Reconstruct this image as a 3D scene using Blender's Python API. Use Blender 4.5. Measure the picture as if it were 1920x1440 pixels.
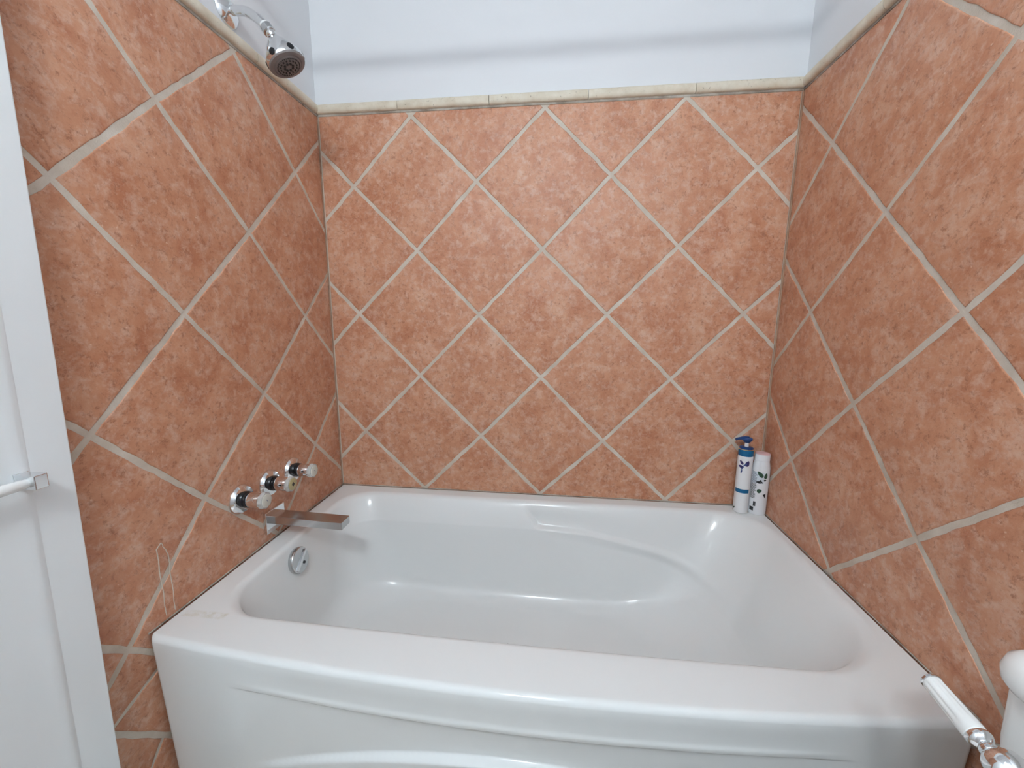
import bpy, bmesh, math, random
from mathutils import Vector, Matrix
random.seed(7)
for o in list(bpy.data.objects): bpy.data.objects.remove(o)
SC = bpy.context.scene
COL = SC.collection
PI = math.pi

# ------------------------------------------------------------------ camera
W = 1.5305                      # alcove width (60 inch tub)
cam_d = bpy.data.cameras.new('camera'); cam = bpy.data.objects.new('camera', cam_d); COL.objects.link(cam)
cam_d.sensor_width = 36.0; cam_d.lens = 755.85*36/1920; cam_d.clip_start = 0.02
r0 = (0.9934, 0.1150, 0.0041); r1 = (0.0231, -0.1639, -0.9862); r2 = (-0.1127, 0.9798, -0.1655)
m3 = Matrix((r0, tuple(-a for a in r1), tuple(-a for a in r2))).transposed()
cam.matrix_world = Matrix.Translation((0.8284, -1.4077, 1.1101)) @ m3.to_4x4()
SC.camera = cam

# ------------------------------------------------------------------ world, exposure (lamps are in the vanity light builder)
wd = bpy.data.worlds.new('world'); SC.world = wd; wd.use_nodes = True
wd.node_tree.nodes['Background'].inputs[0].default_value = (0.9, 0.95, 1, 1)
wd.node_tree.nodes['Background'].inputs[1].default_value = 0.05
SC.view_settings.view_transform = 'Standard'; SC.view_settings.look = 'None'
SC.view_settings.exposure = -0.03; SC.view_settings.gamma = 1.0
SC.view_settings.use_curve_mapping = False
GLOBE = 310.0                    # emission of each vanity globe
CEIL = 6.5                     # emission of the ceiling lamp added as fill

# ------------------------------------------------------------------ materials
def mat(name, col=(.8, .8, .8), rough=.5, metal=0.0, spec=.5, trans=0.0, ior=1.45, emit=None, es=0, coat=0):
    m = bpy.data.materials.new(name); m.use_nodes = True
    b = m.node_tree.nodes['Principled BSDF']
    b.inputs['Base Color'].default_value = (*col, 1); b.inputs['Roughness'].default_value = rough
    b.inputs['Metallic'].default_value = metal; b.inputs['Specular IOR Level'].default_value = spec
    b.inputs['Transmission Weight'].default_value = trans; b.inputs['IOR'].default_value = ior
    b.inputs['Coat Weight'].default_value = coat
    if emit: b.inputs['Emission Color'].default_value = (*emit, 1); b.inputs['Emission Strength'].default_value = es
    return m
class NT:
    def __init__(s, m): s.t = m.node_tree; s.b = s.t.nodes['Principled BSDF']
    def n(s, ty, **k):
        x = s.t.nodes.new(ty)
        for a, v in k.items(): setattr(x, a, v)
        return x
    def l(s, a, b): s.t.links.new(a, b)
    def coords(s, rnd=True):
        tc = s.n('ShaderNodeTexCoord')
        if not rnd: return tc.outputs['Object']
        oi = s.n('ShaderNodeObjectInfo'); mu = s.n('ShaderNodeMath', operation='MULTIPLY'); mu.inputs[1].default_value = 37
        s.l(oi.outputs['Random'], mu.inputs[0])
        ad = s.n('ShaderNodeVectorMath', operation='ADD'); s.l(tc.outputs['Object'], ad.inputs[0]); s.l(mu.outputs[0], ad.inputs[1])
        return ad.outputs[0]
    def noise(s, vec, scale, detail=4, rough=.55, dist=0):
        x = s.n('ShaderNodeTexNoise'); x.inputs['Scale'].default_value = scale; x.inputs['Detail'].default_value = detail
        x.inputs['Roughness'].default_value = rough; x.inputs['Distortion'].default_value = dist
        s.l(vec, x.inputs['Vector']); return x.outputs['Fac']
    def ramp(s, fac, stops):
        r = s.n('ShaderNodeValToRGB'); e = r.color_ramp.elements
        while len(e) < len(stops): e.new(.5)
        for i, (p, c) in enumerate(stops): e[i].position = p; e[i].color = (*c, 1) if len(c) == 3 else c
        s.l(fac, r.inputs[0]); return r.outputs[0]
    def mix(s, fac, a, b, mode='MIX'):
        x = s.n('ShaderNodeMix', data_type='RGBA', blend_type=mode)
        for i, v in ((0, fac), (6, a), (7, b)):
            if hasattr(v, 'is_output'): s.l(v, x.inputs[i])
            else: x.inputs[i].default_value = v if i == 0 else (*v, 1)
        return x.outputs[2]
    def bump(s, h, st, d=.01):
        x = s.n('ShaderNodeBump'); x.inputs['Strength'].default_value = st; x.inputs['Distance'].default_value = d
        s.l(h, x.inputs['Height']); s.l(x.outputs[0], s.b.inputs['Normal'])

def tile_material():
    m = mat('terracotta_tile', rough=.42, spec=.4); t = NT(m); v = t.coords()
    big = t.noise(v, 11, 6, .68, .4)
    c = t.ramp(big, [(.30, (.440, .168, .088)), (.45, (.525, .237, .136)), (.56, (.585, .290, .176)), (.72, (.645, .385, .265))])
    mid = t.noise(v, 42, 7, .74, .3)
    c = t.mix(t.ramp(mid, [(.47, (0, 0, 0)), (.64, (.62,)*3)]), c, (.67, .455, .355))
    dk = t.noise(v, 70, 7, .80, .3)
    c = t.mix(t.ramp(dk, [(.535, (0, 0, 0)), (.64, (.72,)*3)]), c, (.300, .118, .062))
    dk2 = t.noise(v, 190, 2, .6)
    c = t.mix(t.ramp(dk2, [(.62, (0, 0, 0)), (.76, (.35,)*3)]), c, (.24, .10, .06))
    sp = t.noise(v, 120, 1, .5)
    c = t.mix(t.ramp(sp, [(.74, (0, 0, 0)), (.79, (.6,)*3)]), c, (.74, .52, .39))
    t.l(c, t.b.inputs['Base Color'])
    t.bump(t.noise(v, 42, 5, .65), .28, .006)
    return m
def grout_material(name, a, b):
    m = mat(name, rough=.85, spec=.2); t = NT(m); v = t.coords(False)
    t.l(t.ramp(t.noise(v, 14, 5, .6), [(.3, a), (.7, b)]), t.b.inputs['Base Color'])
    t.bump(t.noise(v, 260, 3, .6), .35, .003); return m
def travertine_material():
    m = mat('travertine', rough=.5, spec=.35); t = NT(m); v = t.coords()
    c = t.ramp(t.noise(v, 22, 5, .6), [(.3, (.66, .57, .44)), (.7, (.82, .76, .64))])
    p = t.noise(v, 95, 4, .75)
    c = t.mix(t.ramp(p, [(.63, (0, 0, 0)), (.70, (.85,)*3)]), c, (.20, .15, .095))
    t.l(c, t.b.inputs['Base Color']); t.bump(p, -.3, .004); return m
def paint_material():
    m = mat('white_paint', (.80, .81, .835), .55, spec=.3); t = NT(m); v = t.coords(False)
    t.bump(t.noise(v, 130, 3, .6), .06, .003); return m
def tub_material():
    m = mat('tub_acrylic', (.84, .86, .86), .14, spec=.45); t = NT(m); v = t.coords(False)
    # faint yellow adhesive residue left on the deck beside the left wall
    sx = t.n('ShaderNodeSeparateXYZ'); t.l(v, sx.inputs[0])
    def band(sock, lo, hi, soft):
        a = t.n('ShaderNodeMapRange', interpolation_type='SMOOTHSTEP'); b = t.n('ShaderNodeMapRange', interpolation_type='SMOOTHSTEP')
        for x, (p, q) in ((a, (lo-soft, lo+soft)), (b, (hi+soft, hi-soft))):
            x.inputs[1].default_value = p; x.inputs[2].default_value = q; t.l(sock, x.inputs[0])
        y = t.n('ShaderNodeMath', operation='MULTIPLY'); t.l(a.outputs[0], y.inputs[0]); t.l(b.outputs[0], y.inputs[1]); return y.outputs[0]
    k = t.n('ShaderNodeMath', operation='MULTIPLY'); t.l(band(sx.outputs[0], .02, .118, .004), k.inputs[0]); t.l(band(sx.outputs[1], -.708, -.690, .003), k.inputs[1])
    k1 = t.n('ShaderNodeMath', operation='MULTIPLY'); t.l(k.outputs[0], k1.inputs[0]); t.l(band(sx.outputs[2], .45, .47, .001), k1.inputs[1])
    k2 = t.n('ShaderNodeMath', operation='MULTIPLY'); t.l(k1.outputs[0], k2.inputs[0]); t.l(t.ramp(t.noise(v, 40, 4, .7), [(.42, (.0,)*3), (.62, (.75,)*3)]), k2.inputs[1])
    t.l(t.mix(k2.outputs[0], (.84, .86, .86), (.66, .63, .51)), t.b.inputs['Base Color'])
    return m
M = dict(
    tile=tile_material(), grout=grout_material('grout', (.53, .455, .375), (.70, .635, .555)),
    caulk=grout_material('dirty_caulk', (.20, .15, .11), (.62, .58, .52)), browngrout=grout_material('brown_grout', (.30, .17, .11), (.46, .31, .22)), darkgap=mat('dark_joint', (.16, .12, .085), .9),
    trav=travertine_material(), paint=paint_material(), tub=tub_material(),
    chrome=mat('chrome', (.80, .81, .82), .07, 1.0), dullchrome=mat('worn_chrome', (.56, .57, .575), .17, 1.0),
    black=mat('black_plastic', (.012, .013, .016), .25), dark=mat('dark_rubber', (.03, .03, .032), .5),
    greyface=mat('grey_plastic', (.23, .21, .21), .45), tape=mat('white_tape', (.85, .85, .85), .6),
    acryl=mat('clear_acrylic', (.93, .93, .90), .08, trans=.45, ior=1.49), ivory=mat('ivory_button', (.66, .65, .58), .35),
    porc=mat('porcelain', (.86, .87, .86), .12, spec=.5), door=mat('door_gloss_paint', (.88, .915, .935), .28, spec=.5),
    bottle=mat('bottle_white', (.86, .87, .89), .3), bottle2=mat('bottle_pearl', (.84, .85, .88), .35),
    blue=mat('band_blue', (.004, .115, .26), .35), navy=mat('pump_navy', (.012, .055, .20), .32), gold=mat('gold_ring', (.75, .55, .30), .25, 1.0),
    purple=mat('print_purple', (.030, .022, .12), .45), leafblue=mat('print_blue', (.045, .085, .24), .45), pink=mat('pink_cap', (.78, .52, .53), .4),
    green=mat('print_green', (.035, .085, .05), .45), ink=mat('print_ink', (.02, .022, .025), .5), greyink=mat('print_grey', (.22, .24, .30), .5), palelabel=mat('label_pale_blue', (.68, .74, .80), .4),
    floor=grout_material('floor_stone', (.36, .27, .20), (.48, .38, .29)), globe=mat('lit_globe', (1, 1, 1), .4, emit=(.895, .985, 1.02), es=GLOBE),
    diffuser=mat('fill_lamp_diffuser', (1, 1, 1), .4, emit=(.88, .985, 1.02), es=CEIL), water=mat('seat_white', (.85, .85, .84), .2),
)

# ------------------------------------------------------------------ mesh helpers (all shapes are given in world metres)
class MB:
    def __init__(s): s.v = []; s.f = []
    def add(s, vs, fs):
        k = len(s.v); s.v += [tuple(x) for x in vs]; s.f += [tuple(i+k for i in f) for f in fs]; return s
    def box(s, x0, x1, y0, y1, z0, z1, bev=0.0, M4=None):
        bm = bmesh.new(); bmesh.ops.create_cube(bm, size=1)
        bmesh.ops.transform(bm, matrix=Matrix.Translation(((x0+x1)/2, (y0+y1)/2, (z0+z1)/2)) @ Matrix.Diagonal((x1-x0, y1-y0, z1-z0, 1)), verts=bm.verts)
        if bev: bmesh.ops.bevel(bm, geom=bm.edges[:], offset=bev, segments=3, profile=.5, affect='EDGES')
        if M4: bmesh.ops.transform(bm, matrix=M4, verts=bm.verts)
        bm.verts.index_update()
        s.add([v.co[:] for v in bm.verts], [[v.index for v in f.verts] for f in bm.faces]); bm.free(); return s
    def lathe(s, prof, org, axis, n=40, mod=None, close=True):
        """prof = [(radius, distance along axis)]; mod(theta, i) scales the radius"""
        q = Vector((0, 0, 1)).rotation_difference(Vector(axis).normalized()); o = Vector(org)
        vs = []; fs = []; m = len(prof)
        for i, (r, a) in enumerate(prof):
            for j in range(n):
                th = 2*PI*j/n; rr = r*(mod(th, i) if mod else 1)
                vs.append(o + q @ Vector((rr*math.cos(th), rr*math.sin(th), a)))
        for i in range(m-1):
            for j in range(n):
                fs.append((i*n+j, i*n+(j+1) % n, (i+1)*n+(j+1) % n, (i+1)*n+j))
        if close: fs.append(tuple(reversed(range(n)))); fs.append(tuple(range((m-1)*n, m*n)))
        return s.add(vs, fs)
    def tube(s, pts, r, n=16):
        pts = [Vector(p) for p in pts]; vs = []; fs = []; m = len(pts)
        t0 = (pts[1]-pts[0]).normalized(); up = t0.orthogonal().normalized()
        for i, p in enumerate(pts):
            t = (pts[min(i+1, m-1)]-pts[max(i-1, 0)]).normalized()
            up = (up - t*up.dot(t)).normalized(); sd = t.cross(up)
            rr = r[i] if isinstance(r, (list, tuple)) else r
            for j in range(n):
                a = 2*PI*j/n; vs.append(p + (up*math.cos(a)+sd*math.sin(a))*rr)
        for i in range(m-1):
            for j in range(n): fs.append((i*n+j, i*n+(j+1) % n, (i+1)*n+(j+1) % n, (i+1)*n+j))
        fs.append(tuple(reversed(range(n)))); fs.append(tuple(range((m-1)*n, m*n)))
        return s.add(vs, fs)
def root_of(o):
    while o.parent: o = o.parent
    return o
def build(name, mb, m, parent=None, loc=None, smooth=True, angle=35):
    """one mesh object; vertices are world metres; a child keeps its root's origin unless loc is given"""
    base = Vector(root_of(parent).location) if parent else Vector((0, 0, 0))
    org = Vector(loc) if loc is not None else base
    me = bpy.data.meshes.new(name); me.from_pydata([Vector(v)-org for v in mb.v], [], mb.f); me.update()
    bm = bmesh.new(); bm.from_mesh(me); bmesh.ops.recalc_face_normals(bm, faces=bm.faces); bm.to_mesh(me); bm.free()
    if smooth:
        for p in me.polygons: p.use_smooth = True
        me.set_sharp_from_angle(angle=math.radians(angle))
    me.materials.append(M[m])
    o = bpy.data.objects.new(name, me); COL.objects.link(o)
    if parent: o.parent = parent; o.location = org-base
    else: o.location = org
    return o
def tag(o, label=None, cat=None, group=None, kind=None):
    for k, v in (('label', label), ('category', cat), ('group', group), ('kind', kind)):
        if v: o[k] = v
    return o
def thing(name, label, cat, loc, group=None, kind=None):
    o = bpy.data.objects.new(name, None); COL.objects.link(o); o.location = loc; o.empty_display_size = .05
    return tag(o, label, cat, group, kind)
def sstep(a, b, x):
    t = min(1, max(0, (x-a)/(b-a))); return t*t*(3-2*t)

# ------------------------------------------------------------------ room shell
YR = -2.30; ZC = 2.45; TOP = 1.773; YE = -.885      # rear wall, ceiling, top of tiling, front end of the tiling
def struct(name, box, m, label, cat, bev=0):
    return tag(build(name, MB().box(*box, bev), m, smooth=False), label, cat, kind='structure')
floor = struct('floor', (-.10, W+.10, YR-.1, .10, -.10, 0), 'floor', 'brown stone bathroom floor in front of the tub', 'floor')
ceiling = struct('ceiling', (-.10, W+.10, YR-.1, .10, ZC, ZC+.1), 'paint', 'white painted bathroom ceiling', 'ceiling')
wall_back = struct('wall_back', (-.10, W+.10, .008, .10, 0, ZC), 'paint', 'back wall behind the tub, diagonal terracotta tiles under white paint', 'wall')
wall_left = struct('wall_left', (-.10, -.008, YR, .008, 0, ZC), 'paint', 'left wall with taps and shower, diagonal terracotta tiles under white paint', 'wall')
wall_right = struct('wall_right', (W+.008, W+.10, YR, .008, 0, ZC), 'paint', 'right wall beside the bottles, diagonal terracotta tiles under white paint', 'wall')
wall_rear = struct('wall_rear', (-.10, W+.10, YR-.1, YR, 0, ZC), 'paint', 'white wall behind the viewer', 'wall')
build('grout_bed', MB().box(0, W, .0013, .008, 0, TOP+.006), 'grout', wall_back, smooth=False)
build('grout_bed', MB().box(-.008, -.0013, YE, .0035, 0, TOP+.006), 'grout', wall_left, smooth=False)
build('grout_bed', MB().box(W+.0013, W+.008, YE, .0035, 0, TOP+.006), 'grout', wall_right, smooth=False)

# ------------------------------------------------------------------ diagonal tiles: measured joint crossings in metres (a = along the wall, z), ideal grid elsewhere
H = .2177
GB = {(0,0):(.3267,1.7607),(2,0):(.7683,1.7644),(4,0):(1.1992,1.7712),(-1,-1):(.115,1.548),(1,-1):(.5442,1.5517),(3,-1):(.9826,1.5571),(5,-1):(1.4233,1.5623),(0,-2):(.3331,1.3335),(2,-2):(.767,1.3327),(4,-2):(1.2046,1.3348),(-1,-3):(.1097,1.1178),(1,-3):(.549,1.1155),(3,-3):(.9879,1.1171),(5,-3):(1.4227,1.1221),(0,-4):(.3294,.8961),(2,-4):(.7686,.8977),(4,-4):(1.2086,.9016),(-1,-5):(.1083,.6785),(1,-5):(.5528,.6769),(3,-5):(.9917,.6744),(5,-5):(1.4264,.6900),(0,-6):(.3333,.4612),(2,-6):(.7715,.4624),(4,-6):(1.2192,.4656)}
GL = {(0,0):(-.3602,1.7647),(1,-1):(-.5901,1.5432),(2,-2):(-.7968,1.3304),(-1,-1):(-.1443,1.5509),(0,-2):(-.3651,1.3285),(1,-3):(-.5872,1.1121),(-1,-3):(-.151,1.1077),(0,-4):(-.3689,.8905),(-1,-5):(-.1512,.6702),(2,-4):(-.8034,.8966),(1,-5):(-.5946,.6797)}
GR = {(0,0):(-.1682,1.5622),(1,-1):(-.3896,1.3389),(2,-2):(-.6058,1.1209),(2,0):(-.6113,1.549),(0,-2):(-.1644,1.1257),(1,-3):(-.3771,.9074),(0,-4):(-.1588,.6894),(2,-4):(-.5947,.6839),(1,-5):(-.3791,.4699)}
def gpt(w, m, n):
    if w == 'B': return GB.get((m, n), (.3325+m*H, 1.77+n*H))
    if w == 'L': return GL.get((m, n), (-(.3667+m*H), 1.7638+n*H))
    return GR.get((m, n), (-(.1671+m*H), 1.5585+n*H))
def clip(poly, ax, v, keep_less):
    out = []
    for i in range(len(poly)):
        a, b = poly[i], poly[(i+1) % len(poly)]
        ia = (a[ax] <= v) == keep_less or a[ax] == v; ib = (b[ax] <= v) == keep_less or b[ax] == v
        if ia: out.append(a)
        if ia != ib:
            t = (v-a[ax])/(b[ax]-a[ax]); out.append((a[0]+t*(b[0]-a[0]), a[1]+t*(b[1]-a[1])))
    return out
def area(p): return .5*sum(p[i][0]*p[(i+1) % len(p)][1]-p[(i+1) % len(p)][0]*p[i][1] for i in range(len(p)))
def inset(p, d):
    n = len(p); out = []
    for i in range(n):
        a, b, c = Vector(p[i-1]), Vector(p[i]), Vector(p[(i+1) % n])
        e1 = (b-a).normalized(); e2 = (c-b).normalized()
        n1 = Vector((-e1.y, e1.x)); n2 = Vector((-e2.y, e2.x)); k = 1+n1.dot(n2)
        q = b+(n1+n2)*(d/max(k, .25)); out.append((q.x, q.y))
    return out
def dedupe(p):
    q = []
    for a in p:
        if not q or (Vector(a)-Vector(q[-1])).length > .003: q.append(a)
    if len(q) > 1 and (Vector(q[0])-Vector(q[-1])).length < .003: q.pop()
    return q
def add_tiles(w, wall, lo, hi, zlo):
    for m in range(-3, 8):
        for n in range(-9, 3):
            if (m+n) % 2 == 0: continue
            p = [gpt(w, m, n+1), gpt(w, m+1, n), gpt(w, m, n-1), gpt(w, m-1, n)]
            if area(p) < 0: p.reverse()
            p = inset(p, .0052)
            for ax, v, kl in ((0, hi, True), (0, lo, False), (1, TOP-.001, True), (1, zlo, False)):
                p = clip(p, ax, v, kl)
                if len(p) < 3: break
            if len(p) < 3: continue
            p = dedupe(p)
            if len(p) < 3 or abs(area(p)) < 1.2e-4: continue
            if w != 'B' and max(q[1] for q in p) < .43 and min(q[0] for q in p) > -.74: continue
            pieces = [p]
            if w == 'L' and min(q[1] for q in p) < .40 and max(q[1] for q in p) < .49 and min(q[0] for q in p) < -.75:
                up, dn = cut(p, (-.840, .306), (-.770, .221), .010)
                pieces = [x for y in (cut(up, (-.8358, .3349), (-.7628, .3669), .007), cut(dn, (-.797, .171), (-.7728, .2013), .007)) for x in y]
                pieces = [x for x in (dedupe(y) for y in pieces) if len(x) > 2 and abs(area(x)) > 1.2e-4]
            for p in pieces: tile_piece(w, wall, p)
def cut(poly, a, b, gap):
    """two halves of a polygon either side of the line a-b, a joint of width gap between"""
    if len(poly) < 3: return [], []
    e = (Vector(b)-Vector(a)).normalized(); n = Vector((-e.y, e.x)); c = Vector(a).dot(n); res = []
    for sg in (1, -1):
        out = []
        for i in range(len(poly)):
            p, q = Vector(poly[i]), Vector(poly[(i+1) % len(poly)]); dp = sg*(p.dot(n)-c)-gap/2; dq = sg*(q.dot(n)-c)-gap/2
            if dp >= 0: out.append(tuple(p))
            if dp*dq < 0: out.append(tuple(p+(q-p)*(dp/(dp-dq))))
        res.append(out)
    return res
def tile_piece(w, wall, p):
            # wavy hand-cut edge
            ring = []
            for i in range(len(p)):
                a, b = Vector(p[i]), Vector(p[(i+1) % len(p)]); L = (b-a).length; k = max(1, int(L/.020))
                e = (b-a).normalized(); nn = Vector((-e.y, e.x)); onedge = abs(e.x) < .02 or abs(e.y) < .02
                for j in range(k):
                    q = a+(b-a)*(j/k)
                    q = q+nn*(random.uniform(-.0008, .0021) if (j and not onedge) else .0003)
                    ring.append((q.x, q.y))
            rings = [(ring, -.0022), (inset(ring, .0004), -.0009), (inset(ring, .0014), -.0002), (inset(ring, .0030), 0)]
            cx = sum(q[0] for q in p)/len(p); cz = sum(q[1] for q in p)/len(p)
            lift = random.uniform(-.0004, .0006)
            vs = []
            for rg, d in rings:
                for q in rg:
                    d2 = d+lift if d > -.002 else d
                    vs.append((q[0], -d2, q[1]) if w == 'B' else ((d2, q[0], q[1]) if w == 'L' else (W-d2, q[0], q[1])))
            N = len(ring); fs = [(i*N+j, i*N+(j+1) % N, (i+1)*N+(j+1) % N, (i+1)*N+j) for i in range(3) for j in range(N)]
            fs.append(tuple(range(3*N, 4*N)))
            c = (cx, 0, cz) if w == 'B' else ((0, cx, cz) if w == 'L' else (W, cx, cz))
            build('tile', MB().add(vs, fs), 'tile', wall, loc=c, angle=60)
add_tiles('B', wall_back, .0045, W-.0045, .40)
add_tiles('L', wall_left, YE+.001, -.003, .002)
add_tiles('R', wall_right, YE+.001, -.003, .002)

# pencil trim of travertine on top of the tiles
def trim(name, label, pts, ax):
    t = thing(name, label, 'trim', (0, 0, 0), kind='structure')
    for a, b in zip(pts[:-1], pts[1:]):
        a2, b2 = min(a, b)+.0008, max(a, b)-.0008
        prof = [(-.008, 0)] + [(.0015+.0115*math.sin(PI*k/10)**.7, .0145-.0145*math.cos(PI*k/10)) for k in range(11)] + [(-.008, .029)]
        vs = []; n = len(prof); K = 8
        for i in range(K+1):
            s = a2+(b2-a2)*i/K; e = .0012 if i in (0, K) else 0
            for d, z in prof:
                d = d-e if d > 0 else d; z = TOP+.005+z*(1-e*10)+e*10*.0145
                vs.append((s, -d, z) if ax == 'B' else ((d, s, z) if ax == 'L' else (W-d, s, z)))
        fs = [(i*n+j, i*n+(j+1) % n, (i+1)*n+(j+1) % n, (i+1)*n+j) for i in range(K) for j in range(n)]
        fs += [tuple(range(n)), tuple(range(K*n, K*n+n))]
        c = ((a+b)/2, 0, TOP) if ax == 'B' else ((0 if ax == 'L' else W), (a+b)/2, TOP)
        build('trim_piece', MB().add(vs, fs), 'trav', t, loc=c)
    return t
trim('trim_1', 'cream travertine pencil trim along the top of the back wall tiles', [.002, .285, .590, .902, 1.222, W-.002], 'B')
trim('trim_2', 'cream travertine pencil trim sloping up from the corner under the shower head', [-.012, -.285, -.590, YE], 'L')
trim('trim_3', 'cream travertine pencil trim along the top of the right wall tiles', [-.012, -.31, -.615, YE], 'R')
# dirty sealant joints
build('sealant_joint', MB().box(.002, W-.002, -.0006, .004, TOP-.001, TOP+.006), 'caulk', wall_back, smooth=False)
build('sealant_joint', MB().box(-.004, .0006, YE, -.002, TOP-.001, TOP+.006), 'caulk', wall_left, smooth=False)
build('sealant_joint', MB().box(W-.0006, W+.004, YE, -.002, TOP-.001, TOP+.006), 'caulk', wall_right, smooth=False)
build('sealant_bead', MB().tube([(.004+i*(W-.008)/30, -.0015, .4612) for i in range(31)], .0020, 8), 'caulk', wall_back)
build('sealant_bead', MB().tube([(.0015, -.003-i*.76/20, .4605) for i in range(21)], .0019, 8), 'caulk', wall_left)
build('sealant_bead', MB().tube([(W-.0015, -.003-i*.76/20, .4605) for i in range(21)], .0015, 8), 'caulk', wall_right)
build('corner_joint', MB().tube([(.0006, -.0006, .46+i*1.31/12) for i in range(13)], .0022, 8), 'browngrout', wall_back)
build('corner_joint', MB().tube([(W-.0006, -.0006, .46+i*1.31/12) for i in range(13)], .0034, 8), 'browngrout', wall_back)
for ya, za, yb, zb, rr in ((-.722, .625, -.722, .47, .0011), (-.700, .602, -.702, .468, .0011), (-.722, .625, -.711, .633, .0012), (-.711, .633, -.700, .602, .0009)):
    build('silicone_residue', MB().tube([(.0003, ya+(yb-ya)*i/6+.001*math.sin(i*2.1), za+(zb-za)*i/6) for i in range(7)], rr, 6), 'grout', wall_left)

# ------------------------------------------------------------------ white door leaf at the left
DT = Matrix.Translation((0, -.853, 1.25)) @ Matrix.Rotation(math.radians(-1.1), 4, 'X') @ Matrix.Translation((0, .853, -1.25))   # hangs a little out of true
door = tag(build('door_1', MB().box(.002, .036, -1.62, -.853, .03, 2.04, .0025, DT), 'door', smooth=False), 'glossy white door leaf lying against the left wall', 'door', kind='structure')
def ringpanel(y0, y1, z0, z1, x):
    mb = MB(); prof = [(0, -.001), (.004, .0012), (.012, .0016), (.020, .0006), (.032, .0004), (.052, .0010)]
    vs = []
    for d, hgt in prof:
        for a, b in ((y0+d, z0+d), (y1-d, z0+d), (y1-d, z1-d), (y0+d, z1-d)): vs.append((x+hgt, a, b))
    n = len(prof); fs = [(i*4+j, i*4+(j+1) % 4, (i+1)*4+(j+1) % 4, (i+1)*4+j) for i in range(n-1) for j in range(4)]
    fs.append(tuple(range((n-1)*4, n*4))); return mb.add(vs, fs)
dp = ringpanel(-1.56, -.905, .16, 1.93, .036); dp.v = [tuple(DT @ Vector(v)) for v in dp.v]
build('door_panel', dp, 'door', door)
tb = thing('towel_bar', 'thin white towel bar on a square chrome post on the white door', 'towel bar', (.036, -.93, .868))
ZB = .866
for y in (-.926, -1.44):
    po = build('post', MB().box(.036, .072, y-.0085, y+.0085, ZB-.0110, ZB+.0110, .0015), 'chrome', tb, smooth=False)
    build('base_plate', MB().box(.0362, .0385, y-.0090, y+.0090, ZB-.0116, ZB+.0116, .001), 'chrome', po, smooth=False)
build('bar', MB().lathe([(.004, 0), (.0072, .004), (.0078, .02), (.0078, .472), (.0072, .496), (.0045, .500)], (.060, -1.433, ZB), (0, 1, 0), 24), 'porc', tb)

# ------------------------------------------------------------------ bathtub
RZ = .460
tub = thing('bathtub', 'white acrylic alcove bathtub with bowed front apron and moulded armrest', 'bathtub', (W/2, -.40, 0))
NB, NS, NF, NC = 210, 36, 110, 18
def contour(x0, x1, yb, yf, r):
    """rounded rectangle with a fixed number of points per side and corner; r = (back-left, back-right, front-right, front-left)"""
    P = []; bl, br, fr, fl = r
    def side(a, b, n): P.extend([(a[0]+(b[0]-a[0])*i/n, a[1]+(b[1]-a[1])*i/n) for i in range(n)])
    def corner(c, rad, a0): P.extend([(c[0]+rad*math.cos(a0-PI/2*i/NC), c[1]+rad*math.sin(a0-PI/2*i/NC)) for i in range(NC)])
    side((x0+bl, yb), (x1-br, yb), NB); corner((x1-br, yb-br), br, PI/2)
    side((x1, yb-br), (x1, yf+fr), NS); corner((x1-fr, yf+fr), fr, 0)
    side((x1-fr, yf), (x0+fl, yf), NF); corner((x0+fl, yf+fl), fl, -PI/2)
    side((x0, yf+fl), (x0, yb-bl), NS); corner((x0+bl, yb-bl), bl, PI)
    return P
iBR = NB; iFR0 = NB+NC+NS; iF0 = iFR0+NC; iF1 = iF0+NF; iFL1 = iF1+NC; NTOT = iFL1+NS+NC
def wfront(i):
    if iF0 <= i <= iF1: return 1.0
    if iFR0 <= i < iF0: return sstep(0, 1, (i-iFR0)/NC)
    if iF1 < i < iFL1: return 1-sstep(0, 1, (i-iF1)/NC)
    return 0.0
def wback(i):
    if i < iBR: return 1.0
    if i < iBR+NC: return 1-sstep(0, 1, (i-iBR)/NC)
    if i >= iFL1+NS: return sstep(0, 1, (i-iFL1-NS)/NC)
    return 0.0
def bow(x): return 1-((x-.765)/.76)**2
def apron_y(x, z):
    top = -(.770+.041*bow(x)); bump = max(0, 1-((x-.765)/.57)**2)
    rec = .017*bump                                     # set back between the lip and the arch
    zr = .3835-.006*bump; za = .302-.36*(x-.765)**2
    y = top + rec*(1-sstep(zr-.006, zr+.0005, z)) - .0012*min(1, bump*3)*math.exp(-((z-zr-.008)/.006)**2) + .0012*min(1, bump*2)*sstep(.44, .41, z)*sstep(zr, zr+.02, z)
    if z < za+.004 and bump > 0: y -= (rec*.95)*(1-sstep(za-.0085, za+.002, z))*sstep(0, .25, bump)
    return y + .010*(RZ-z)/RZ
rings = []
X0, X1, YB = .0040, W-.0030, -.0030
def outer(z, ins=0.0, insf=0.0):
    k = .020*(RZ-z)/RZ
    P = contour(X0+ins+k, X1-ins-k, YB-ins, -.77, (.006, .006, .014, .014)); out = []
    for i, (x, y) in enumerate(P):
        w = wfront(i)
        if w: y = y*(1-w)+(apron_y(x, z)+insf+(y+.77))*w
        out.append((x, y, z))
    return out
zs = [i*.004 for i in range(1, 91)] + [.2+i*.004+.002 for i in range(28)] + [.2+i*.002+.001 for i in range(56)] + [.3625+i*.00155 for i in range(23)] + [.401+i*.0065 for i in range(6)]
for z in [.001]+sorted(zs): rings.append(outer(z))
RF = .0135
for k in range(1, 13):
    a = PI/2*k/12; z = RZ-RF+RF*math.sin(a); rings.append([(x, y, z) for x, y, _ in outer(RZ-RF, .004*(1-math.cos(a)), RF*(1-math.cos(a)))])
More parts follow.
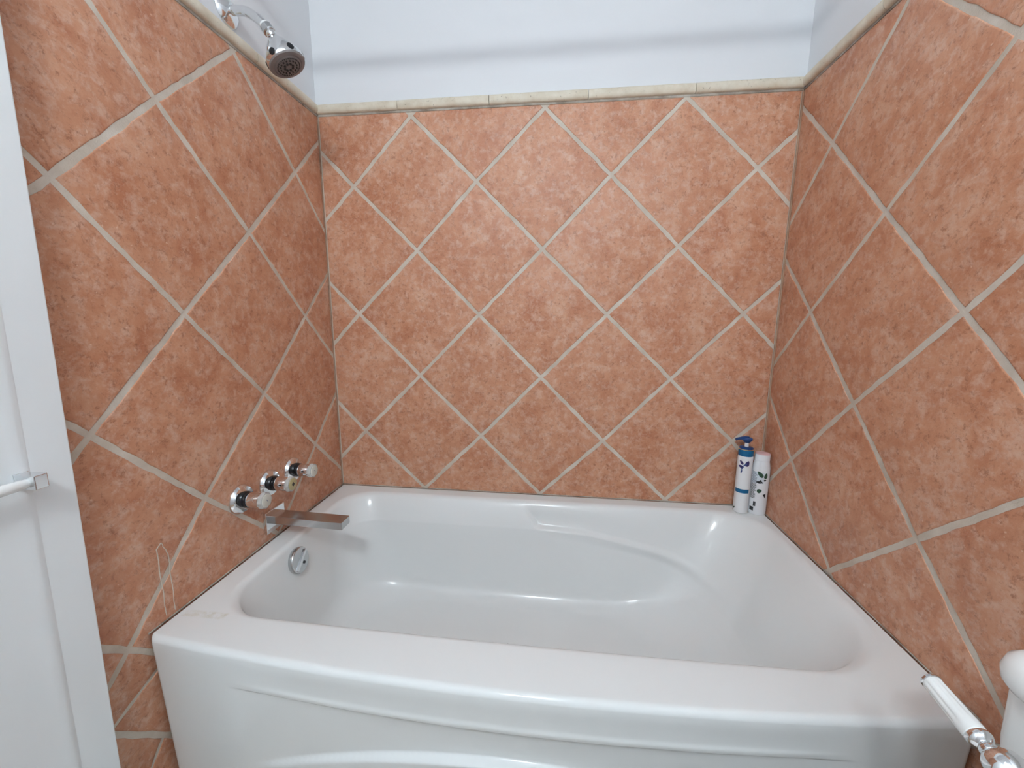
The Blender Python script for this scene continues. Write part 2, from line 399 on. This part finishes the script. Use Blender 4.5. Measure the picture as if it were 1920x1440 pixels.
LIP = dict(x0=.058, x1=W-.022, yb=-.046, yf=-.694); LR = (.11, .15, .17, .11)
SD = .335                                                # depth of the basin
def prof(s, r, slope, rb):
    u = r*math.sqrt(max(0, 1-(1-min(s/r, 1))**2)) + slope*SD*(s/SD)**.86
    q = s-(SD-rb)
    if q > 0: u += rb*(1-math.sqrt(max(0, 1-(q/rb)**2)))
    return u
def ridge(x): # depth of the armrest edge under the rim
    pts = ((.0, .088), (.765, .086), (.94, .094), (1.17, .138), (1.34, .192), (1.5, .24))
    for (a, b), (c, d) in zip(pts[:-1], pts[1:]):
        if x <= c: return b+(d-b)*(x-a)/(c-a)
    return pts[-1][1]
def ulow(s): return .046+.14*(s-.086)
def pl(s, sr): # upper slope then lower wall, softened crease
    k = .006; d = sr-s
    if d <= 0: return ulow(s)
    up = ulow(sr)*(s/sr)**.72
    return ulow(s) - (ulow(s)-up)*(1 if d > k else sstep(0, k, d))
def uback(x, s):
    xe = .700+.066*s/.086
    sr = ridge(x) if x > .765 else .086
    u = pl(s, sr)
    rec = .017*max(0, 1-max(0, x-.765)/.60)
    if s < sr:
        q = s/sr; g = sstep(.10, .80, q)*(1-sstep(.86, .985, q))
        u -= rec*g*sstep(xe-.004, xe+.014, x)
    else:
        xf = .765+.245*(s-.086)/.13
        if x > xf: u -= .030*min(.30, x-xf)*sstep(sr, sr+.03, s)
    return u
def basin(s):
    rb = .05
    eb = prof(s, .009, 0, rb)
    P = contour(LIP['x0']+prof(s, .012, .16, .07), LIP['x1']-prof(s, .010, .60, .13), LIP['yb']-eb-pl(s, .086), LIP['yf']+prof(s, .014, .16, .06), tuple(r+s*.22 for r in LR))
    out = []
    for i, (x, y) in enumerate(P):
        w = wback(i)
        if w: y -= w*(uback(x, s)-pl(s, .086))
        wf = wfront(i); y -= .012*wf*bow(x)
        out.append((x, y, RZ-s))
    return out
lip = basin(0); edge = rings[-1]
for k in (.06, .25, .5, .75, .94): rings.append([tuple(a[j]+(b[j]-a[j])*k for j in range(3)) for a, b in zip(edge, lip)])
ss = [0]+[.009*(1-math.cos(PI/2*k/7)) for k in range(1, 8)]+[.009+.0032*k for k in range(1, 72)]
ss = [s for s in ss if s < SD-.07]+[SD-.07*(1-math.sin(PI/2*k/22)) for k in range(0, 23)]
for s in ss: rings.append(basin(s))
last = rings[-1]; cx = sum(p[0] for p in last)/NTOT; cy = sum(p[1] for p in last)/NTOT
for k in (.85, .6, .3, .08): rings.append([((p[0]-cx)*k+cx, (p[1]-cy)*k+cy, p[2]-.003*(1-k)) for p in last])
mb = MB(); vs = [p for r in rings for p in r]; fs = []
for i in range(len(rings)-1):
    for j in range(NTOT): fs.append((i*NTOT+j, i*NTOT+(j+1) % NTOT, (i+1)*NTOT+(j+1) % NTOT, (i+1)*NTOT+j))
fs.append(tuple(range((len(rings)-1)*NTOT, len(rings)*NTOT)))
shell = build('shell', mb.add(vs, fs), 'tub', tub, loc=(0, 0, 0), angle=70)
# overflow cover
ov = Vector((.084, -.409, .404)); oa = Vector((1, 0, .16)).normalized()
oc = build('overflow_cover', MB().lathe([(.030, -.006), (.036, -.004), (.0375, .001), (.0375, .008), (.036, .0105), (.033, .0115), (.012, .012)], ov, oa, 48), 'dullchrome', tub)
q = Vector((0, 0, 1)).rotation_difference(oa).to_matrix().to_4x4()
M4 = Matrix.Translation(ov+oa*.0125) @ q @ Matrix.Rotation(math.radians(38), 4, 'Z')
build('slot_bar', MB().box(-.004, .004, -.032, .032, -.0015, .0035, .001, M4), 'chrome', oc, smooth=False)
build('screw', MB().lathe([(.0042, 0), (.0042, .0015), (.002, .002)], ov+oa*.012+(q.to_3x3() @ Vector((.013, .010, 0))), oa, 14), 'black', oc)
dr = build('drain', MB().lathe([(.034, -.002), (.034, .001), (.030, .003), (.022, .003), (.020, .001)], (.245, -.385, RZ-SD+.001), (0, 0, 1), 36), 'chrome', tub)
build('stopper', MB().lathe([(.020, 0), (.020, .004), (.015, .006), (.004, .007)], (.245, -.385, RZ-SD+.001), (0, 0, 1), 30), 'dullchrome', dr)

# ------------------------------------------------------------------ three taps on the left wall
def tap(y, label, capmat, yellow=False):
    z = .630; t = thing('tap_knob', label, 'tap', (0, y, z), 'three bath taps in a row')
    build('escutcheon', MB().lathe([(.039, -.001), (.0395, .003), (.038, .006), (.034, .011), (.026, .0125), (.018, .0135)], (0, y, z), (1, 0, 0), 48), 'chrome', t)
    build('stem', MB().lathe([(.020, .011), (.0215, .013), (.0215, .019), (.0185, .0205), (.0185, .023), (.0205, .0245), (.0205, .028), (.017, .030)], (0, y, z), (1, 0, 0), 36), 'black', t)
    build('barrel', MB().lathe([(.015, .028), (.0192, .0295), (.0202, .033), (.0202, .064), (.0196, .065)], (0, y, z), (1, 0, 0), 40), 'chrome', t)
    cap = build('cap', MB().lathe([(.0190, .0640), (.0212, .0645), (.0216, .0680), (.0212, .072), (.0198, .0745), (.0175, .0752)], (0, y, z), (1, 0, 0), 64, mod=lambda th, i: 1+.045*math.cos(8*th)), 'acryl', t)
    build('button', MB().lathe([(.0172, .0750), (.0172, .0762), (.0160, .0768), (.004, .0770)], (0, y, z), (1, 0, 0), 32), capmat, cap)
    if yellow: build('diamond_mark', MB().box(-.0045, .0045, -.0045, .0045, 0, .0005, 0, Matrix.Translation((.0771, y, z)) @ Matrix.Rotation(PI/2, 4, 'Y') @ Matrix.Rotation(PI/4, 4, 'Z')), 'dark', cap, smooth=False)
    else: build('letter_mark', MB().box(-.004, .004, -.0008, .0008, 0, .0005, 0, Matrix.Translation((.0771, y, z)) @ Matrix.Rotation(PI/2, 4, 'Y') @ Matrix.Rotation(PI/5, 4, 'Z')), 'greyink', cap, smooth=False)
M['yellowed'] = mat('yellowed_button', (.50, .42, .22), .35)
tap(-.494, 'chrome tap knob nearest the door, its pale cap facing out', 'ivory')
tap(-.388, 'middle chrome tap knob with a yellowed cap and dark mark', 'yellowed', True)
tap(-.284, 'chrome tap knob nearest the back corner, farthest from the door', 'ivory')

# ------------------------------------------------------------------ bath spout
sp = thing('bath_spout', 'flat rectangular chrome bath spout over the left end of the tub', 'spout', (0, -.384, .52))
build('wall_plate', MB().box(-.001, .010, -.424, -.345, .4865, .5515, .0018), 'chrome', sp, smooth=False)
Ms = Matrix.Translation((.008, -.3835, .5235)) @ Matrix.Rotation(math.radians(1.6), 4, 'Y')
build('bar', MB().box(0, .219, -.0225, .0225, -.0115, .0115, .0014, Ms), 'dullchrome', sp, smooth=False)
build('outlet', MB().box(.188, .212, -.014, .014, -.0135, -.0113, .0006, Ms), 'dark', sp)

# ------------------------------------------------------------------ shower head
sh = thing('shower_head', 'chrome shower head on a bent arm above the left wall trim', 'shower head', (-.008, -.360, 1.853))
SY = -.360
build('flange', MB().lathe([(.036, -.001), (.0365, .002), (.033, .007), (.024, .013), (.014, .016), (.0115, .017)], (-.008, SY, 1.853), (1, 0, 0), 48), 'chrome', sh)
arm = [(-.004, 1.853), (.020, 1.852), (.036, 1.8505), (.050, 1.846), (.062, 1.838), (.076, 1.829), (.093, 1.813)]
build('arm', MB().tube([(x, SY, z) for x, z in arm], .0108, 20), 'chrome', sh)
ax = Vector((.60, -.02, -.80)).normalized(); o0 = Vector((.090, SY, 1.8165))
build('thread_tape', MB().lathe([(.0112, 0), (.0116, .001), (.0116, .006), (.0112, .007)], o0, ax, 24), 'tape', sh)
build('collar', MB().lathe([(.0115, .006), (.0140, .007), (.0142, .022), (.0125, .024)], o0, ax, 28), 'dullchrome', sh)
ah = Vector((.45, .06, -.89)).normalized(); o1 = o0+ax*.026
build('ball_joint', MB().lathe([(.004, -.011), (.009, -.008), (.0115, -.002), (.0115, .003), (.010, .008), (.009, .012)], o1, ah, 28), 'chrome', sh)
hd = build('bell', MB().lathe([(.010, .008), (.0125, .010), (.0145, .014), (.022, .024), (.030, .036), (.0365, .048), (.0400, .056), (.0415, .0600), (.0435, .0605), (.0452, .064), (.0455, .072), (.0445, .0755)], o1, ah, 56), 'chrome', sh)
fc = build('spray_face', MB().lathe([(.0440, .0745), (.0442, .0765), (.0425, .0790), (.0345, .0810), (.0330, .0795), (.0315, .0812), (.0300, .0822), (.006, .0832)], o1, ah, 56), 'greyface', sh)
qh = Vector((0, 0, 1)).rotation_difference(ah).to_matrix()
nz = MB()
for rr, n, rad, lenz in ((.0270, 36, .0013, .0016), (.0200, 15, .0021, .0022), (.0105, 8, .0030, .0026)):
    for k in range(n):
        if rr == .0205 and k % 5 == 4: continue
        a = 2*PI*k/n; nz.lathe([(rad, -.003), (rad, lenz), (rad*.6, lenz+.0004)], o1+qh @ Vector((rr*math.cos(a), rr*math.sin(a), .0825)), ah, 8)
tag(build('nozzles', nz, 'dark', fc), kind='stuff')
for k in range(6):
    a = 2*PI*k/6+.35+PI/6; c = qh @ Vector((math.cos(a), math.sin(a), 0))
    build('grip_notch', MB().lathe([(.0015, -.001), (.0080, -.0008), (.0078, .0006), (.004, .0014)], o1+c*.0448+ah*.0665, c, 16, mod=lambda th, i: 1), 'black', hd)

# ------------------------------------------------------------------ bottles on the rim corner
def facing(cx, cy): # local frame: right, outward towards the photographer's side of the room
    d = Vector((.8284-cx, -1.4077-cy, 0)).normalized(); return d
def decal(cx, cy, rfun, poly, off=.0007):
    """flat print: polygon in (arc angle from the facing direction in radians, z) wrapped on the bottle"""
    d = facing(cx, cy); a0 = math.atan2(d.y, d.x); n = len(poly)
    dens = []
    for i in range(n):
        a, b = poly[i], poly[(i+1) % n]
        k = max(1, int(abs(b[0]-a[0])/.12))
        dens += [(a[0]+(b[0]-a[0])*j/k, a[1]+(b[1]-a[1])*j/k) for j in range(k)]
    vs = []
    for sgn in (off, -.0003):
        for th, z in dens:
            x, y = rfun(a0+th, z, sgn); vs.append((cx+x, cy+y, z))
    N = len(dens); bot = list(reversed(range(N, 2*N)))
    if n > 8:
        cth = sum(q[0] for q in poly)/n; cz = sum(q[1] for q in poly)/n; x, y = rfun(a0+cth, cz, off*1.1); vs.append((cx+x, cy+y, cz))
        return MB().add(vs, [(i, (i+1) % N, 2*N) for i in range(N)]+[tuple(bot)]+[(i, (i+1) % N, N+(i+1) % N, N+i) for i in range(N)])
    return MB().add(vs, [tuple(range(N)), tuple(bot)]+[(i, (i+1) % N, N+(i+1) % N, N+i) for i in range(N)])
def leaf(c, z, L, wd, ang, r):
    pts = []
    for k in range(14):
        t = 2*PI*k/14; u = L/2*math.cos(t); v = wd/2*math.sin(t)*(1-.35*math.cos(t))
        pts.append((c+(u*math.cos(ang)-v*math.sin(ang))/r, z+u*math.sin(ang)+v*math.cos(ang)))
    return pts
def quad(a0, a1, z0, z1): return [(a0, z0), (a1, z0), (a1, z1), (a0, z1)]
# pump bottle
bx, by, br = 1.4545, -.0440, .0228
b1 = thing('pump_bottle', 'slim white pump bottle with blue collar and navy pump on the tub corner', 'bottle', (bx, by, RZ))
build('body', MB().lathe([(.019, .0), (.0222, .002), (br, .006), (br, .190), (.0222, .197), (.0205, .1995)], (bx, by, RZ), (0, 0, 1), 56), 'bottle', b1)
build('collar', MB().lathe([(.0212, .1985), (.0222, .199), (.0222, .2185), (.0214, .2200)], (bx, by, RZ), (0, 0, 1), 48), 'blue', b1)
build('gold_ring', MB().lathe([(.0210, .2195), (.0222, .2200), (.0222, .2225), (.0210, .2230)], (bx, by, RZ), (0, 0, 1), 48), 'gold', b1)
build('pump_base', MB().lathe([(.0208, .2228), (.0208, .2255), (.0190, .2270), (.009, .2285)], (bx, by, RZ), (0, 0, 1), 40), 'navy', b1)
build('pump_stem', MB().lathe([(.0062, .228), (.0062, .244)], (bx, by, RZ), (0, 0, 1), 24), 'tape', b1)
ph = build('pump_head', MB().lathe([(.0085, .2425), (.0105, .245), (.0150, .251), (.0162, .255), (.0140, .2585), (.006, .2600)], (bx, by, RZ), (0, 0, 1), 36), 'navy', b1)
build('nozzle', MB().tube([(bx+.004, by, RZ+.2565), (bx-.008, by-.001, RZ+.2575), (bx-.018, by-.002, RZ+.2570), (bx-.028, by-.003, RZ+.2558), (bx-.038, by-.004, RZ+.2530)], [.0065, .0062, .0052, .0044, .0038], 16), 'navy', ph)
rf1 = lambda a, z, o: ((br+o)*math.cos(a), (br+o)*math.sin(a))
D1 = lambda name, m, poly: build(name, decal(bx, by, rf1, poly), m, b1, smooth=False)
D1('blue_band', 'blue', quad(-1.0, .95, RZ+.073, RZ+.086))
for c, z, L, wd, an, mm in ((-.42, .178, .017, .0078, 2.25, 'purple'), (-.50, .164, .015, .0088, 2.9, 'purple'), (.34, .176, .020, .0120, 1.25, 'purple'), (.10, .172, .014, .0040, .65, 'leafblue'), (-.20, .161, .018, .0032, 1.05, 'leafblue'), (-.32, .148, .012, .0040, 1.35, 'leafblue')):
    D1('flower_print', mm, leaf(c, RZ+z, L, wd, an, br))
D1('leaf_print', 'green', leaf(-.95, RZ+.016, .009, .005, .9, br))
# second bottle: oval, pearl white, pink top
cx2, cy2, ra, rb_ = 1.5035, -.0520, .0262, .0205
b2 = thing('shampoo_bottle', 'oval white bottle with pink cap top and leaf print standing in the right corner', 'bottle', (cx2, cy2, RZ))
yaw = math.radians(-14)
def oval(prof):
    vs = []; n = 56
    for s, e, z in prof:
        for j in range(n):
            t = 2*PI*j/n; x = (ra*s)*math.cos(t); y = (rb_*s+e*.006)*math.sin(t)
            vs.append((cx2+x*math.cos(yaw)-y*math.sin(yaw), cy2+x*math.sin(yaw)+y*math.cos(yaw), RZ+z))
    m = len(prof); fs = [(i*n+j, i*n+(j+1) % n, (i+1)*n+(j+1) % n, (i+1)*n+j) for i in range(m-1) for j in range(n)]
    fs += [tuple(reversed(range(n))), tuple(range((m-1)*n, m*n))]; return MB().add(vs, fs)
build('body', oval([(.86, 0, 0), (.97, 0, .002), (1, 0, .007), (1, 0, .090), (1.0, 0, .150), (.98, 0, .163), (.92, .1, .174), (.86, .2, .182), (.84, .2, .186)]), 'bottle2', b2)
build('cap', oval([(.84, .2, .1865), (.85, .2, .188), (.85, .2, .206), (.84, .2, .208)]), 'bottle2', b2)
build('cap_top', oval([(.84, .2, .2081), (.83, .2, .2105), (.74, .2, .2118)]), 'pink', b2)
def rf2(a, z, o):
    t = a-yaw; x = math.cos(t); y = math.sin(t); k = 1/math.sqrt((x/ra)**2+(y/rb_)**2)
    return ((k+o)*math.cos(a), (k+o)*math.sin(a))
def D2(name, m, poly, off=.0008): return build(name, decal(cx2, cy2, rf2, poly, off), m, b2, smooth=False)
D2('pale_panel', 'palelabel', quad(-.95, .55, RZ+.112, RZ+.150), .0003)
D2('leaf_print', 'green', leaf(0, RZ+.143, .026, .0125, 2.35, .024))
D2('leaf_print', 'green', leaf(.78, RZ+.139, .020, .011, 1.4, .026)); D2('leaf_print', 'ink', leaf(.72, RZ+.124, .008, .006, .3, .026))
for c, z, an in ((-.20, .117, .35), (.02, .119, 1.1), (.20, .118, 2.5), (.02, .114, .05)): D2('sprig_print', 'ink', leaf(c, RZ+z, .014, .0045, an, .024))
D2('round_print', 'green', leaf(.08, RZ+.086, .016, .0135, .4, .024))
D2('corner_print', 'ink', [(.60, RZ+.074), (.98, RZ+.062), (.98, RZ+.077)])
rt = random.Random(3)
for k in range(26): # lines of small illegible print
    z = .058+k*.0036; a1 = -.42+rt.uniform(-.14, .10)
    D2('text_line', 'greyink' if k > 13 else 'ink', quad(-1.05, a1, RZ+z, RZ+z+.0013))
D2('black_block', 'ink', quad(-.95, -.48, RZ+.014, RZ+.027))
for k in range(7):
    D2('barcode_bar', 'ink', quad(-.55+.045*k, -.55+.045*k+.024, RZ+.031, RZ+.047))

# ------------------------------------------------------------------ toilet at the right
tl = thing('toilet', 'white toilet cistern with rounded lid at the right edge', 'toilet', (W-.11, -1.20, 0))
TF, TY0, TY1 = 1.320, -1.40, -.971
def rr_box(x0, x1, y0, y1, levels):
    """stack of rounded rectangles: levels = (z, grow, corner radius)"""
    vs = []; n = 0; K = 10
    for z, g, r in levels:
        ring = []
        for (cx_, cy_, a0) in ((x1+g-r, y1+g-r, 0), (x0-g+r, y1+g-r, PI/2), (x0-g+r, y0-g+r, PI), (x1+g-r, y0-g+r, 1.5*PI)):
            for i in range(K+1): a = a0+PI/2*i/K; ring.append((cx_+r*math.cos(a), cy_+r*math.sin(a), z))
        n = len(ring); vs += ring
    m = len(levels); fs = [(i*n+j, i*n+(j+1) % n, (i+1)*n+(j+1) % n, (i+1)*n+j) for i in range(m-1) for j in range(n)]
    fs += [tuple(reversed(range(n))), tuple(range((m-1)*n, m*n))]; return MB().add(vs, fs)
build('tank', rr_box(TF, W-.012, TY0, TY1, [(.385, -.030, .025), (.395, -.020, .025), (.42, -.012, .025), (.66, .003, .018), (.718, .004, .018)]), 'porc', tl)
build('tank_lid', rr_box(TF, W-.014, TY0, TY1, [(.7185, .004, .028), (.722, .010, .031), (.729, .0145, .034), (.740, .016, .035), (.751, .0135, .034), (.758, .007, .031), (.762, -.004, .028), (.763, -.02, .025)]), 'porc', tl)
def egg(levels):
    vs = []; n = 48
    for z, xf, xb, hw in levels:
        for j in range(n):
            t = 2*PI*j/n; c = math.cos(t); x = (xf+xb)/2-(xb-xf)/2*c; y = -1.205+hw*math.sin(t)*(1-.10*c)
            vs.append((x, y, z))
    m = len(levels); fs = [(i*n+j, i*n+(j+1) % n, (i+1)*n+(j+1) % n, (i+1)*n+j) for i in range(m-1) for j in range(n)]
    fs += [tuple(reversed(range(n))), tuple(range((m-1)*n, m*n))]; return MB().add(vs, fs)
build('bowl', egg([(.001, .98, 1.36, .105), (.03, .99, 1.35, .098), (.14, 1.00, 1.36, .095), (.24, .93, 1.40, .13), (.33, .86, 1.42, .172), (.375, .845, 1.42, .183), (.384, .85, 1.42, .180)]), 'porc', tl)
build('seat', egg([(.386, .845, 1.315, .180), (.390, .838, 1.318, .186), (.400, .838, 1.318, .186), (.404, .845, 1.315, .180)]), 'water', tl)
build('seat_lid', egg([(.406, .842, 1.315, .182), (.410, .838, 1.318, .185), (.420, .840, 1.316, .183), (.426, .86, 1.30, .165)]), 'water', tl)
# flush lever: fluted porcelain grip with chrome tip and hub
fl = build('flush_lever', MB().lathe([(.0165, -.001), (.017, .003), (.013, .007), (.0085, .010), (.0075, .020), (.0105, .024), (.0150, .030), (.0165, .039), (.0145, .049), (.0085, .055), (.003, .057)], (TF, -1.021, .669), (-1, 0, 0), 32), 'chrome', tl)
la = Vector((0, .985, .172)).normalized(); lo = Vector((1.280, -.9935, .672))
build('neck', MB().lathe([(.0095, -.022), (.0070, -.0165), (.0082, -.0140), (.0088, -.0115), (.0080, -.0090), (.0075, -.0080), (.0105, -.0055), (.0122, -.0020), (.0118, .0015), (.0100, .0040)], lo, la, 30), 'chrome', fl)
build('grip', MB().lathe([(.0095, .002), (.0114, .0035), (.0116, .0060), (.0116, .0130), (.0113, .0165), (.0108, .034), (.0102, .052), (.0102, .0555), (.0096, .0575)], lo, la, 90, mod=lambda th, i: 1-(.10*(.5+.5*math.cos(9*th))**1.5 if i in (4, 5, 6) else 0)), 'porc', fl)
build('tip_ring', MB().lathe([(.0098, .0570), (.0106, .0577), (.0106, .0597), (.0096, .0605), (.004, .0608)], lo, la, 30), 'chrome', fl)

# ------------------------------------------------------------------ lamps and rod (above and behind the view)
rod = thing('curtain_rod', 'chrome shower curtain rod across the tub front, above the picture', 'curtain rod', (0, -.80, 2.044))
build('rod', MB().tube([(.004, -.80, 2.044), (W/2, -.80, 2.044), (W-.004, -.80, 2.044)], .0125, 20), 'chrome', rod)
for x, d in ((-.007, 1), (W+.007, -1)): build('end_cup', MB().lathe([(.028, 0), (.028, .006), (.017, .022)], (x, -.80, 2.044), (d, 0, 0), 28), 'chrome', rod)
vl = thing('vanity_light', 'chrome vanity light bar with two lit globes on the rear wall', 'lamp', (.71, YR, 2.24))
build('back_plate', MB().box(.53, .89, YR+.0005, YR+.03, 2.20, 2.28, .004), 'chrome', vl)
for x in (.64, .78):
    build('socket', MB().lathe([(.03, .03), (.03, .06), (.024, .075)], (x, YR, 2.24), (0, 1, 0), 24), 'chrome', vl)
    build('globe', MB().lathe([(.02+0*k, .07) if k == 0 else (.042*math.sin(PI*(.16+.84*k/16)), .112-.042*math.cos(PI*(.16+.84*k/16))) for k in range(16)]+[(.002, .154)], (x, YR, 2.24), (0, 1, 0), 28), 'globe', vl)
cl = thing('fill_ceiling_lamp', 'round white ceiling lamp, unseen, added as fill light in front of the tub', 'lamp', (.78, -1.45, ZC))  # unseen lamp added to fill the room and soften the globes' shadows
build('base', MB().lathe([(.15, 0), (.15, .02), (.14, .03)], (.78, -1.45, ZC-.0005), (0, 0, -1), 40), 'paint', cl)
build('diffuser', MB().lathe([(.14, .028), (.138, .04), (.12, .06), (.08, .075), (.02, .08)], (.78, -1.45, ZC), (0, 0, -1), 40), 'diffuser', cl)
